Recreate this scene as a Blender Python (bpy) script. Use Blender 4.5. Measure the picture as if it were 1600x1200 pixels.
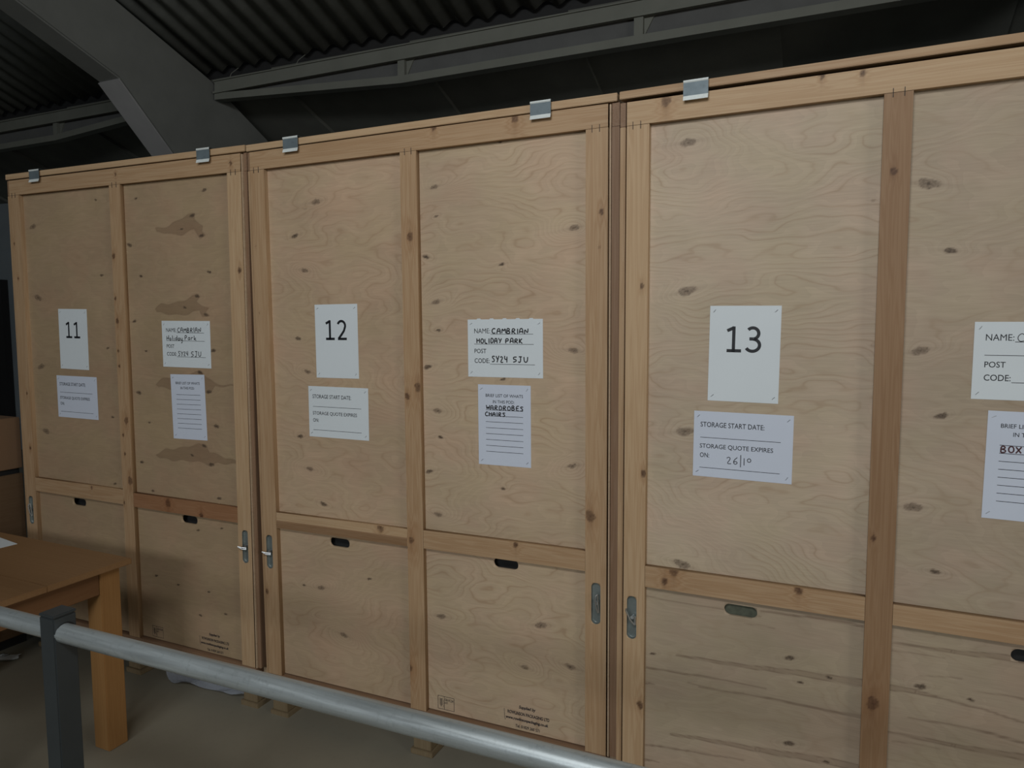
import bpy, math, random
import numpy as np
from mathutils import Matrix, Vector

# ------------------------------------------------------------ camera, light, exposure
scene = bpy.context.scene
for o in list(bpy.data.objects):
    bpy.data.objects.remove(o, do_unlink=True)
COL = scene.collection

YAW, PITCH, ROLL, FOCAL = 0.42995, 0.087316, -0.00168, 1117.83
CAM = Vector((3.8654, -2.2940, 1.7336))
_F = Vector((-math.sin(YAW)*math.cos(PITCH), math.cos(YAW)*math.cos(PITCH), -math.sin(PITCH)))
_R = Vector((math.cos(YAW), math.sin(YAW), 0))
_U = _R.cross(_F)
R2 = _R*math.cos(ROLL)+_U*math.sin(ROLL)
U2 = _U*math.cos(ROLL)-_R*math.sin(ROLL)
cd = bpy.data.cameras.new('camera')
cam = bpy.data.objects.new('camera', cd); COL.objects.link(cam)
M = Matrix((R2, U2, -_F)).transposed().to_4x4(); M.translation = CAM
cam.matrix_world = M
cd.sensor_fit = 'HORIZONTAL'; cd.sensor_width = 36.0; cd.lens = FOCAL*36.0/1600.0
cd.clip_start = 0.02; cd.clip_end = 200
scene.camera = cam
scene.view_settings.view_transform = 'Standard'; scene.view_settings.look = 'None'
scene.view_settings.gamma = 1; scene.view_settings.use_curve_mapping = False
scene.view_settings.exposure = 0.0

world = bpy.data.worlds.new('world'); scene.world = world; world.use_nodes = True
world.node_tree.nodes['Background'].inputs[0].default_value = (0.55, 0.62, 0.7, 1)
world.node_tree.nodes['Background'].inputs[1].default_value = 0.05

def area(name, loc, target, sx, sy, power, color):
    ld = bpy.data.lights.new(name, 'AREA'); ld.shape = 'RECTANGLE'; ld.size = sx; ld.size_y = sy
    ld.energy = power; ld.color = color
    o = bpy.data.objects.new(name, ld); COL.objects.link(o); o.location = loc
    d = Vector(target)-Vector(loc); o.rotation_euler = d.to_track_quat('-Z', 'Y').to_euler()
    return o
# high front window daylight, a hanging strip lamp, an added fill from the right
area('front_window_daylight', (3.0, -8.85, 3.7), (2.4, 0, 1.2), 2.8, 1.3, 200, (0.93, 0.97, 1.0))
area('side_fill', (9.8, -2.6, 1.9), (2.0, -0.6, 1.2), 2.4, 2.4, 105, (1.0, 0.95, 0.86))
area('hanging_strip_lamp', (3.5, -3.3, 3.6), (2.6, 0.0, 1.5), 1.8, 0.4, 50, (0.98, 0.99, 1.0))


# ------------------------------------------------------------ materials
def mat(name):
    m = bpy.data.materials.new(name); m.use_nodes = True
    nt = m.node_tree; b = nt.nodes['Principled BSDF']
    return m, nt, b
class G:
    """small helper around a node tree"""
    def __init__(s, nt): s.nt = nt
    def n(s, t, **k):
        x = s.nt.nodes.new(t)
        for a, v in k.items(): setattr(x, a, v)
        return x
    def l(s, a, b): s.nt.links.new(a, b)
    def put(s, sock, v):
        if isinstance(v, bpy.types.NodeSocket): s.l(v, sock)
        else: sock.default_value = v
    def math(s, op, a, b=0.0, c=None, clamp=False):
        x = s.n('ShaderNodeMath', operation=op, use_clamp=clamp)
        s.put(x.inputs[0], a); s.put(x.inputs[1], b)
        if c is not None: s.put(x.inputs[2], c)
        return x.outputs[0]
    def vmath(s, op, a, b):
        x = s.n('ShaderNodeVectorMath', operation=op); s.put(x.inputs[0], a); s.put(x.inputs[1], b); return x.outputs[0]
    def noise(s, vec, scale, detail=2, rough=.5, dist=0.0):
        x = s.n('ShaderNodeTexNoise'); s.l(vec, x.inputs['Vector'])
        x.inputs['Scale'].default_value = scale; x.inputs['Detail'].default_value = detail
        x.inputs['Roughness'].default_value = rough; x.inputs['Distortion'].default_value = dist
        return x.outputs['Fac']
    def mapr(s, v, a, b, c, d, smooth=False):
        x = s.n('ShaderNodeMapRange'); x.clamp = True
        if smooth: x.interpolation_type = 'SMOOTHSTEP'
        s.put(x.inputs[0], v)
        for i, q in zip((1, 2, 3, 4), (a, b, c, d)): x.inputs[i].default_value = q
        return x.outputs[0]
    def mix(s, f, a, b, mode='MIX'):
        x = s.n('ShaderNodeMix', data_type='RGBA', blend_type=mode)
        s.put(x.inputs[0], f)
        for sock, v in ((x.inputs[6], a), (x.inputs[7], b)):
            if isinstance(v, tuple) and len(v) == 3: v = v+(1,)
            s.put(sock, v)
        return x.outputs[2]
    def attr(s, name):
        x = s.n('ShaderNodeAttribute', attribute_name=name); return x.outputs['Fac']
    def scale(s, vec, v): return s.vmath('MULTIPLY', vec, v)
    def coords(s, kind='Object', rnd=True):
        tc = s.n('ShaderNodeTexCoord').outputs[kind]
        if not rnd: return tc
        oi = s.n('ShaderNodeObjectInfo').outputs['Random']
        k = s.math('MULTIPLY', oi, 31.0)
        cx = s.n('ShaderNodeCombineXYZ'); s.l(k, cx.inputs[0]); s.l(k, cx.inputs[1]); s.l(k, cx.inputs[2])
        return s.vmath('ADD', tc, cx.outputs[0])
    def bump(s, h, bsdf, strength=.2, dist=.002):
        x = s.n('ShaderNodeBump'); x.inputs['Strength'].default_value = strength; x.inputs['Distance'].default_value = dist
        s.l(h, x.inputs['Height']); s.l(x.outputs[0], bsdf.inputs['Normal'])

def S(r, g, b):
    f = lambda c: (c/255/12.92) if c/255 <= .04045 else ((c/255+.055)/1.055)**2.4
    return (f(r), f(g), f(b))
def mul(c, k): return tuple(min(1, x*k) for x in c)

def ply_mat(name, base, line=.55, lines_n=11.0, green=0.0):
    m, nt, b = mat(name); g = G(nt)
    v = g.coords()
    kd, kb, st, ou = g.attr('kd'), g.attr('kb'), g.attr('st'), g.attr('ou')
    w1 = g.noise(g.scale(v, (1.15, 1, 2.6)), 1.0, 3, .42)
    w2 = g.noise(g.scale(v, (3.2, 1, 9.0)), 1.5, 2, .45)
    sep = g.n('ShaderNodeSeparateXYZ'); g.l(v, sep.inputs[0])
    h = g.math('MULTIPLY', sep.outputs[2], lines_n*1.5)
    h = g.math('MULTIPLY_ADD', w1, lines_n*3.2, h)
    h = g.math('MULTIPLY_ADD', w2, 3.6, h)
    h = g.math('MULTIPLY_ADD', kb, 2.6, h)
    fr = g.math('FRACT', h)
    tri = g.math('ABSOLUTE', g.math('SUBTRACT', fr, .5))
    ln = g.math('ADD', g.math('MULTIPLY', g.mapr(tri, 0.0, .12, 1, 0, True), .75), g.math('MULTIPLY', g.mapr(tri, 0.0, .34, 1, 0, True), .35))
    fade = g.mapr(g.noise(g.scale(v, (2.2, 1, 4)), 2.1, 2), .38, .64, .15, 1.0)
    ln = g.math('MULTIPLY', ln, fade)
    ramp = g.mapr(fr, 0, 1, .97, 1.03)
    blot = g.mapr(g.noise(g.scale(v, (1.4, 1, 2.0)), 1.5, 4, .6), .3, .7, .90, 1.08)
    fine = g.mapr(g.noise(g.scale(v, (14, 1, 260)), 1.0, 2, .6), .25, .75, .93, 1.05)
    k = g.math('MULTIPLY', g.math('MULTIPLY', ramp, blot), fine)
    hue = g.noise(g.scale(v, (2.2, 1, 3.0)), 2.3, 2)
    c = g.mix(g.mapr(hue, .4, .68, 0, .5), base, (base[0]*.95, base[1]*1.0, base[2]*.90))
    c = g.mix(g.mapr(hue, .5, .3, 0, .45), c, (base[0]*1.04, base[1]*.95, base[2]*.93))
    c = g.mix(g.math('MULTIPLY', ln, line), c, (base[0]*.72, base[1]*.64, base[2]*.56))
    kc = g.n('ShaderNodeCombineXYZ')
    for i in range(3): g.l(k, kc.inputs[i])
    c = g.mix(1.0, c, kc.outputs[0], 'MULTIPLY')
    c = g.mix(g.math('MULTIPLY', st, .55), c, (base[0]*.42, base[1]*.34, base[2]*.30))
    c = g.mix(g.math('MULTIPLY', ou, .60), c, (base[0]*.30, base[1]*.23, base[2]*.20))
    c = g.mix(g.mapr(kb, .15, 2.2, 0, .16), c, (base[0]*1.45, base[1]*1.5, base[2]*1.55))
    kn = g.noise(v, 160, 2)
    kdm = g.math('MULTIPLY', kd, g.mapr(kn, .3, .6, .84, 1.0), clamp=True)
    c = g.mix(g.math('MULTIPLY', kdm, .92), c, (.115, .078, .052))
    c = g.mix(g.mapr(kdm, .62, .98, 0, .85), c, (.028, .018, .012))
    g.l(c, b.inputs['Base Color']); b.inputs['Roughness'].default_value = .62
    b.inputs['Specular IOR Level'].default_value = .3
    g.bump(fine, b, .12, .001)
    return m

def pine_mat(name, base, axis='V', contrast=.5, knots=True):
    m, nt, b = mat(name); g = G(nt)
    v = g.coords()
    a = (34, 34, 1.1) if axis == 'V' else ((1.1, 34, 34) if axis == 'H' else (34, 1.1, 34))
    a2 = (190, 190, 3.5) if axis == 'V' else ((3.5, 190, 190) if axis == 'H' else (190, 3.5, 190))
    kd, kb = g.attr('kd'), g.attr('kb')
    n1 = g.noise(g.scale(v, a), 1.0, 3, .6, .6)
    n2 = g.noise(g.scale(v, a2), 1.0, 2, .6)
    h = g.math('MULTIPLY_ADD', kb, 1.4, g.math('MULTIPLY', n1, 7.0))
    fr = g.math('FRACT', h)
    ring = g.mapr(g.math('ABSOLUTE', g.math('SUBTRACT', fr, .5)), 0, .5, 0, 1, True)
    c = g.mix(g.math('MULTIPLY', ring, contrast), base, (base[0]*.72, base[1]*.60, base[2]*.48))
    c = g.mix(g.mapr(n2, .35, .75, 0, .35), c, (base[0]*.78, base[1]*.70, base[2]*.62))
    bl = g.noise(v, 2.2, 3)
    c = g.mix(g.mapr(bl, .45, .75, 0, .35), c, (base[0]*1.12, base[1]*1.12, base[2]*1.1))
    kn = g.noise(v, 120, 2)
    c = g.mix(g.math('MULTIPLY', kb, .25, clamp=True), c, (base[0]*.7, base[1]*.48, base[2]*.32))
    c = g.mix(g.math('MULTIPLY', kd, g.mapr(kn, .3, .6, .75, 1.0), clamp=True), c, (.055, .022, .012))
    g.l(c, b.inputs['Base Color']); b.inputs['Roughness'].default_value = .58
    b.inputs['Specular IOR Level'].default_value = .3
    g.bump(n2, b, .15, .001)
    return m

def flat_mat(name, col, rough=.7, metal=0.0, nscale=6, namp=.1, bump=0.0, spec=.4):
    m, nt, b = mat(name); g = G(nt)
    v = g.coords(rnd=False)
    n = g.noise(v, nscale, 4, .6)
    c = g.mix(g.mapr(n, .3, .7, 0, 1), mul(col, 1-namp), mul(col, 1+namp))
    g.l(c, b.inputs['Base Color']); b.inputs['Roughness'].default_value = rough
    b.inputs['Metallic'].default_value = metal; b.inputs['Specular IOR Level'].default_value = spec
    if bump: g.bump(n, b, bump, .003)
    return m

def galv_mat(name, col, rough, axis=(3, 60, 60), amp=.35, metal=.85):
    m, nt, b = mat(name); g = G(nt)
    v = g.coords(rnd=False)
    n = g.noise(g.scale(v, axis), 1.0, 4, .65)
    sp = g.noise(v, 55, 3, .7)
    c = g.mix(g.mapr(n, .3, .7, 0, 1), mul(col, 1-amp), mul(col, 1+amp*.6))
    c = g.mix(g.mapr(sp, .55, .72, 0, .35), c, mul(col, .55))
    g.l(c, b.inputs['Base Color']); b.inputs['Metallic'].default_value = metal
    g.l(g.mapr(n, .3, .7, rough-.08, rough+.12), b.inputs['Roughness'])
    g.bump(sp, b, .15, .001)
    return m

MT = {}
MT['ply11'] = ply_mat('plywood_warm', S(163, 140, 113), .16, 5.0)
MT['ply12'] = ply_mat('plywood_tan', S(180, 156, 130), .42, 9.0)
MT['ply12r'] = ply_mat('plywood_tan_wavy', S(183, 161, 136), .60, 12.0)
MT['ply13'] = ply_mat('plywood_pale', S(184, 166, 145), .50, 13.0)
MT['ply13r'] = ply_mat('plywood_greyish', S(172, 155, 135), .36, 8.0)
MT['ply13b'] = ply_mat('plywood_streaked', S(168, 151, 130), .22, 4.0)
for a in 'VHY':
    MT['pine'+a] = pine_mat('pine_'+a, S(176, 148, 116), a, .52)
    MT['pineL'+a] = pine_mat('pine_light_'+a, S(186, 159, 126), a, .42)
    MT['pineR'+a] = pine_mat('pine_red_'+a, S(146, 117, 88), a, .45)
    MT['pineX'+a] = pine_mat('pine_russet_'+a, S(150, 112, 82), a, .5)
    MT['pineB'+a] = pine_mat('pine_brown_'+a, S(140, 113, 90), a, .45)
MT['paper'] = flat_mat('paper_white', S(210, 218, 222), .6, nscale=3, namp=.02)
MT['paper_blue'] = flat_mat('paper_bluish', S(200, 208, 222), .6, nscale=3, namp=.02)
MT['ink'] = flat_mat('printed_ink', (.012, .014, .018), .5, namp=.02)
MT['marker'] = flat_mat('marker_ink', (.010, .010, .012), .5, namp=.02)
MT['marker_red'] = flat_mat('marker_ink_brown', (.075, .030, .035), .5, namp=.02)
MT['stamp'] = flat_mat('stamp_ink', (.022, .020, .026), .6, nscale=90, namp=.6)
MT['galv'] = galv_mat('galvanised_tube', (.46, .51, .52), .38, (2.5, 60, 60), .22, .6)
MT['steel'] = galv_mat('zinc_plate', (.15, .19, .21), .55, (20, 20, 20), .12, .35)
MT['dish'] = galv_mat('zinc_dish', (.21, .24, .23), .45, (20, 20, 20), .15, .5)
MT['lip'] = galv_mat('glint_zinc_edge', (.75, .80, .78), .5, (20, 20, 20), .05, .2)  # bright glint of the tilted clip lips put into the zinc colour
MT['wire'] = galv_mat('bright_wire', (.55, .57, .58), .32, (20, 20, 20), .05, .9)
MT['post'] = flat_mat('anthracite_paint', S(50, 55, 57), .45, nscale=20, namp=.06, spec=.5)
MT['concrete'] = flat_mat('frame_concrete', S(116, 118, 114), .85, nscale=2.5, namp=.10, bump=.1)
MT['purlin'] = flat_mat('purlin_paint', S(112, 114, 106), .8, nscale=4, namp=.08)
MT['plate'] = flat_mat('haunch_lit', S(150, 150, 150), .8, nscale=4, namp=.06)  # paler than the concrete: light caught by the haunch put into colour
MT['sheet'] = flat_mat('fibre_cement_sheet', S(122, 126, 122), .9, nscale=5, namp=.2, bump=.2)
MT['lining'] = flat_mat('dark_lining_board', S(98, 99, 92), .85, nscale=3, namp=.12)
MT['wall'] = flat_mat('wall_paint', S(136, 145, 150), .85, nscale=2, namp=.08)
MT['web'] = flat_mat('beam_web', S(92, 93, 92), .85, namp=.08)
MT['dark'] = flat_mat('dark_paint_and_shade', S(38, 38, 38), .7, namp=.05)  # also stands in for shade in the roof gap and slots
MT['black'] = flat_mat('black_plastic', (.012, .013, .014), .5, namp=.05)
MT['liner'] = flat_mat('grey_blanket', S(84, 88, 76), .95, nscale=60, namp=.2)
MT['foot'] = pine_mat('foot_wood', S(124, 110, 86), 'V', .3)
MT['card'] = flat_mat('cardboard', S(118, 92, 68), .85, nscale=4, namp=.06)
MT['chest'] = pine_mat('chest_wood', S(98, 78, 58), 'Y', .3)

def floor_mat():
    m, nt, b = mat('concrete_floor'); g = G(nt); v = g.coords('Object', False)
    n = g.noise(v, 1.3, 5, .6); n2 = g.noise(v, 30, 3, .6)
    base = S(134, 129, 114)
    c = g.mix(g.mapr(n, .3, .7, 0, 1), mul(base, .88), mul(base, 1.08))
    c = g.mix(g.mapr(n2, .55, .8, 0, .25), c, mul(base, .7))
    g.l(c, b.inputs['Base Color']); b.inputs['Roughness'].default_value = .55
    g.bump(n2, b, .05, .002); return m
MT['floor'] = floor_mat()

def oak_mat():
    m, nt, b = mat('oiled_oak'); g = G(nt); v = g.coords()
    return pine_mat('oiled_oak_top', S(160, 110, 66), 'H', .25)
MT['oakH'] = pine_mat('oak_along', S(134, 103, 70), 'H', .22)
MT['oakY'] = pine_mat('oak_across', S(112, 80, 52), 'Y', .22)
MT['oakV'] = pine_mat('oak_upright', S(150, 112, 68), 'V', .25)

def film_mat():
    m, nt, b = mat('plastic_film')
    b.inputs['Base Color'].default_value = (.34, .37, .42, 1); b.inputs['Roughness'].default_value = .3
    b.inputs['Alpha'].default_value = .45; return m
MT['film'] = film_mat()

# ------------------------------------------------------------ mesh helpers
def link(name, me, m, parent=None):
    o = bpy.data.objects.new(name, me); COL.objects.link(o)
    if m is not None:
        me.materials.append(m)
    if parent is not None: o.parent = parent
    return o
def empty(name, loc, rot=(0, 0, 0)):
    o = bpy.data.objects.new(name, None); COL.objects.link(o); o.location = loc; o.rotation_euler = rot
    o.empty_display_size = .1; return o
def tag(o, label, cat, group=None):
    o['label'] = label; o['category'] = cat
    if group: o['group'] = group
    return o
def struct(o): o['kind'] = 'structure'; return o

def mesh(name, V, Fc, smooth=False):
    me = bpy.data.meshes.new(name); me.from_pydata(V, [], Fc); me.update()
    if smooth:
        for p in me.polygons: p.use_smooth = True
    return me

class MB:
    def __init__(s): s.V = []; s.F = []
    def box(s, x0, x1, y0, y1, z0, z1):
        n = len(s.V)
        s.V += [(x0,y0,z0),(x1,y0,z0),(x1,y1,z0),(x0,y1,z0),(x0,y0,z1),(x1,y0,z1),(x1,y1,z1),(x0,y1,z1)]
        s.F += [tuple(n+i for i in f) for f in ((0,3,2,1),(4,5,6,7),(0,1,5,4),(1,2,6,5),(2,3,7,6),(3,0,4,7))]
        return s
    def prism(s, poly, a0, a1, axis='x'):
        """poly = list of (u, v); extruded along axis. axis x: (u,v)=(y,z); axis y: (x,z); axis z: (x,y)"""
        n = len(s.V); k = len(poly)
        def P(a, u, v): return (a,u,v) if axis == 'x' else ((u,a,v) if axis == 'y' else (u,v,a))
        for a in (a0, a1):
            for u, v in poly: s.V.append(P(a, u, v))
        s.F += [tuple(range(n, n+k)), tuple(range(n+2*k-1, n+k-1, -1))]
        for i in range(k):
            j = (i+1) % k; s.F.append((n+i, n+k+i, n+k+j, n+j))
        return s
    def tube(s, pts, r, seg=14, caps=True):
        n0 = len(s.V); pts = [Vector(p) for p in pts]; up = None
        for i, p in enumerate(pts):
            d = (pts[min(i+1, len(pts)-1)]-pts[max(i-1, 0)]).normalized()
            if up is None: up = Vector((0,0,1)) if abs(d.z) < .9 else Vector((1,0,0))
            a = d.cross(up).normalized(); b_ = a.cross(d).normalized(); up = b_
            rr = r[i] if isinstance(r, (list, tuple)) else r
            for k in range(seg):
                t = 2*math.pi*k/seg
                s.V.append(tuple(p+a*math.cos(t)*rr+b_*math.sin(t)*rr))
        for i in range(len(pts)-1):
            for k in range(seg):
                a = n0+i*seg+k; b2 = n0+i*seg+(k+1) % seg
                s.F.append((a, b2, b2+seg, a+seg))
        if caps:
            s.F.append(tuple(n0+k for k in reversed(range(seg))))
            s.F.append(tuple(n0+(len(pts)-1)*seg+k for k in range(seg)))
        return s
    def build(s, name, m, parent=None, bevel=0, smooth=False):
        me = mesh(name, s.V, s.F, smooth)
        import bmesh
        bm = bmesh.new(); bm.from_mesh(me); bmesh.ops.recalc_face_normals(bm, faces=bm.faces)
        if bevel:
            es = [e for e in bm.edges if len(e.link_faces) == 2 and e.calc_face_angle(0) > .5]
            bmesh.ops.bevel(bm, geom=es, offset=bevel, segments=2, affect='EDGES', clamp_overlap=True)
        bm.to_mesh(me); bm.free()
        o = link(name, me, m, parent)
        if smooth:
            for p in me.polygons: p.use_smooth = True
            try: me.set_sharp_from_angle(angle=math.radians(35))
            except Exception: pass
        return o

KN = {  # knots, streaks and stains below: positions unprojected from image pixels
 '11_ul': [(0.625, 2.306, 1), (0.154, 2.204, 3), (0.642, 1.952, 1), (0.163, 1.85, 3), (0.66, 1.605, 1), (0.158, 1.501, 3), (0.671, 1.271, 1), (0.17, 1.169, 3), (0.667, 0.943, 1)],
 '11_ur': [(1.319, 2.304, 2), (0.896, 2.295, 1), (0.841, 2.086, 2), (1.333, 1.951, 2), (0.908, 1.942, 1), (0.852, 1.734, 2), (0.921, 1.597, 1), (1.341, 1.607, 2), (0.861, 1.398, 2), (0.922, 1.261, 1), (1.344, 1.27, 2), (0.861, 1.067, 2), (0.926, 0.934, 1), (1.346, 0.942, 2), (1.244, 2.199, 2), (1.295, 2.11, 2), (1.175, 2.144, 1), (1.257, 1.847, 2), (1.178, 1.797, 1), (1.303, 1.765, 2), (1.256, 1.507, 2), (1.306, 1.422, 2), (1.266, 1.175, 2), (1.19, 1.126, 1), (1.306, 1.093, 2)],
 '11_lr': [(1.209, 0.778, 1), (1.355, 0.805, 1), (1.263, 0.495, 1), (1.068, 0.498, 1), (0.925, 0.52, 1), (1.361, 0.406, 1), (1.205, 0.373, 1)],
 '11_ll': [(0.324, 0.664, 0)],
 '12_ul': [(0.335, 2.214, 3), (0.223, 2.085, 2), (0.266, 1.944, 4), (0.222, 1.667, 2), (0.266, 1.53, 4), (0.217, 1.258, 2), (0.263, 1.123, 4), (0.327, 0.98, 2), (0.28, 2.19, 0)],
 '12_ur': [(0.882, 2.227, 5), (0.887, 2.12, 1), (0.84, 1.974, 2), (1.426, 2.046, 5), (1.153, 1.933, 1), (0.881, 1.804, 5), (0.89, 1.699, 1), (0.839, 1.56, 2), (1.424, 1.628, 5), (1.155, 1.521, 1), (0.879, 1.395, 5), (0.891, 1.294, 1), (0.838, 1.158, 2), (1.419, 1.222, 5), (1.151, 1.118, 1), (0.874, 0.992, 5), (1.151, 2.361, 1)],
 '12_ll': [(0.211, 0.616, 1), (0.303, 0.619, 5), (0.548, 0.692, 1), (0.413, 0.432, 5), (0.54, 0.196, 1)],
 '12_lr': [(0.881, 0.589, 4), (1.298, 0.625, 3), (1.234, 0.452, 5), (1.411, 0.489, 4)],
 '13_ul': [(0.208, 2.295, 3), (0.211, 1.835, 3), (0.211, 1.386, 3), (0.209, 0.947, 3), (0.73, 2.077, 0), (0.744, 1.667, 0)],
 '13_ur': [(0.864, 2.112, 3), (0.923, 1.928, 2), (0.861, 1.654, 3), (0.92, 1.473, 2), (0.86, 1.208, 3), (0.92, 1.028, 2)],
 '13_ll': [(0.545, 0.698, 2), (0.657, 0.659, 1), (0.577, 0.626, 1), (0.549, 0.421, 2), (0.657, 0.389, 1), (0.115, 0.626, 1)],
 '13_lr': [(0.898, 0.683, 2), (1.022, 0.672, 1)],
 '11_sm': [(0.758, 2.037, 2), (0.757, 1.84, 1), (0.764, 1.734, 2), (0.761, 1.594, 1), (0.763, 1.523, 1), (0.794, 1.265, 3), (0.768, 1.193, 1), (0.775, 1.102, 1), (0.802, 0.974, 3), (0.755, 0.862, 1)],
 '11_sl': [(0.034, 2.122, 1), (0.049, 1.948, 1), (0.065, 1.362, 1), (0.068, 1.077, 1)],
 '11_sr': [(1.529, 1.953, 2)],
 '11_mr': [(1.048, 0.893, 3), (1.256, 0.857, 2)],
 '11_ml': [(0.526, 0.914, 1)],
 '11_top': [(0.796, 2.408, 1), (1.498, 2.399, 1)],
 '12_sl': [(0.034, 2.051, 0), (0.038, 1.774, 0), (0.023, 0.569, 2)],
 '12_sm': [(0.786, 2.049, 3), (0.809, 1.484, 3), (0.76, 1.448, 2), (0.765, 0.885, 4), (0.748, 0.364, 4)],
 '12_sr': [(1.529, 2.089, 2), (1.522, 1.974, 0), (1.493, 1.056, 3)],
 '12_ml': [(0.621, 0.92, 3)],
 '12_mr': [(1.209, 0.921, 2)],
 '12_top': [(0.895, 2.435, 2), (1.218, 2.43, 3)],
 '13_sl': [(0.079, 0.448, 2), (0.071, 1.854, 1), (0.083, 1.243, 2)],
 '13_sm': [(0.778, 2.149, 2), (0.763, 1.111, 1), (0.777, 0.615, 3)],
 '13_ml': [(0.186, 0.928, 3), (0.157, 0.889, 2), (0.565, 0.924, 2)],
 '13_top': [(0.143, 2.422, 3), (0.588, 2.433, 1), (0.693, 2.425, 1)],
}
STREAK = {
 '13_ll': [((0.196, 0.635), (0.493, 0.649), (0.745, 0.663), 0.004, 0.022), ((0.093, 0.572), (0.279, 0.583), (0.478, 0.582), 0.004, 0.002), ((0.27, 0.545), (0.537, 0.554), (0.749, 0.555), 0.002, 0.006), ((0.09, 0.819), (0.319, 0.819), (0.456, 0.815), 0.002, 0.002), ((0.456, 0.833), (0.609, 0.839), (0.743, 0.834), 0.003, 0.006), ((0.181, 0.359), (0.457, 0.378), (0.738, 0.396), 0.006, 0.022), ((0.095, 0.298), (0.256, 0.317), (0.416, 0.329), 0.004, 0.002), ((0.234, 0.552), (0.342, 0.547), (0.411, 0.553), 0.002, 0.001), ((0.406, 0.783), (0.448, 0.785), (0.498, 0.782), 0.001, 0.002), ((0.091, 0.246), (0.115, 0.249), (0.144, 0.249), 0.006, 0.001), ((0.088, 0.52), (0.105, 0.521), (0.122, 0.52), 0.008, 0.001)],
 '13_lr': [((0.825, 0.8), (0.975, 0.804), (1.139, 0.811), 0.002, 0.018), ((0.822, 0.776), (0.872, 0.777), (0.956, 0.78), 0.002, 0.001), ((0.826, 0.662), (0.891, 0.666), (0.94, 0.662), 0.018, 0.004), ((0.94, 0.662), (1.049, 0.652), (1.147, 0.633), 0.003, 0.003), ((0.872, 0.585), (1.018, 0.587), (1.149, 0.579), 0.002, 0.006), ((0.82, 0.525), (0.986, 0.529), (1.151, 0.535), 0.003, 0.016), ((0.896, 0.717), (0.944, 0.723), (0.999, 0.727), 0.001, 0.002), ((1.027, 0.696), (1.079, 0.7), (1.144, 0.702), 0.001, 0.003), ((0.832, 0.502), (0.882, 0.504), (0.953, 0.507), 0.002, 0.001)],
}
STAIN = [
 [(1.014, 2.152), (1.099, 2.159), (1.162, 2.185), (1.214, 2.201), (1.255, 2.206), (1.254, 2.181), (1.302, 2.153), (1.296, 2.131), (1.315, 2.109), (1.285, 2.103), (1.252, 2.141), (1.18, 2.122), (1.128, 2.121), (1.087, 2.134), (1.023, 2.137)],
 [(0.993, 1.792), (1.031, 1.811), (1.122, 1.815), (1.206, 1.836), (1.253, 1.854), (1.267, 1.843), (1.246, 1.821), (1.32, 1.791), (1.299, 1.777), (1.323, 1.758), (1.283, 1.762), (1.265, 1.788), (1.202, 1.769), (1.119, 1.765), (1.003, 1.777)],
 [(0.978, 1.446), (1.017, 1.467), (1.104, 1.486), (1.22, 1.501), (1.261, 1.514), (1.276, 1.5), (1.344, 1.457), (1.467, 1.455), (1.344, 1.45), (1.318, 1.419), (1.293, 1.425), (1.247, 1.431), (1.101, 1.424), (0.994, 1.433)],
 [(0.959, 1.112), (1.021, 1.138), (1.129, 1.154), (1.203, 1.172), (1.276, 1.183), (1.295, 1.148), (1.453, 1.119), (1.453, 1.109), (1.344, 1.104), (1.302, 1.087), (1.267, 1.099), (1.179, 1.1), (1.062, 1.094), (0.986, 1.099)],
]

KR = {0: .0045, 1: .0075, 2: .0108, 3: .0172, 4: .0120, 5: .0125}     # knot radius
rng = np.random.RandomState(7)

def seg_dist(X, Z, a, b, w0, w1):
    ax, az = a; bx, bz = b
    dx, dz = bx-ax, bz-az; L = dx*dx+dz*dz
    t = np.clip(((X-ax)*dx+(Z-az)*dz)/L, 0, 1)
    d = np.hypot(X-ax-t*dx, Z-az-t*dz)
    return d, w0+(w1-w0)*t

def poly_field(X, Z, poly):
    ins = np.zeros(X.shape, bool); dist = np.full(X.shape, 9.0)
    n = len(poly)
    for i in range(n):
        (x1, z1), (x2, z2) = poly[i], poly[(i+1) % n]
        c = ((z1 > Z) != (z2 > Z)) & (X < (x2-x1)*(Z-z1)/((z2-z1) or 1e-9)+x1)
        ins ^= c
        d, _ = seg_dist(X, Z, (x1, z1), (x2, z2), 0, 0); dist = np.minimum(dist, d)
    return ins, dist

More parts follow.
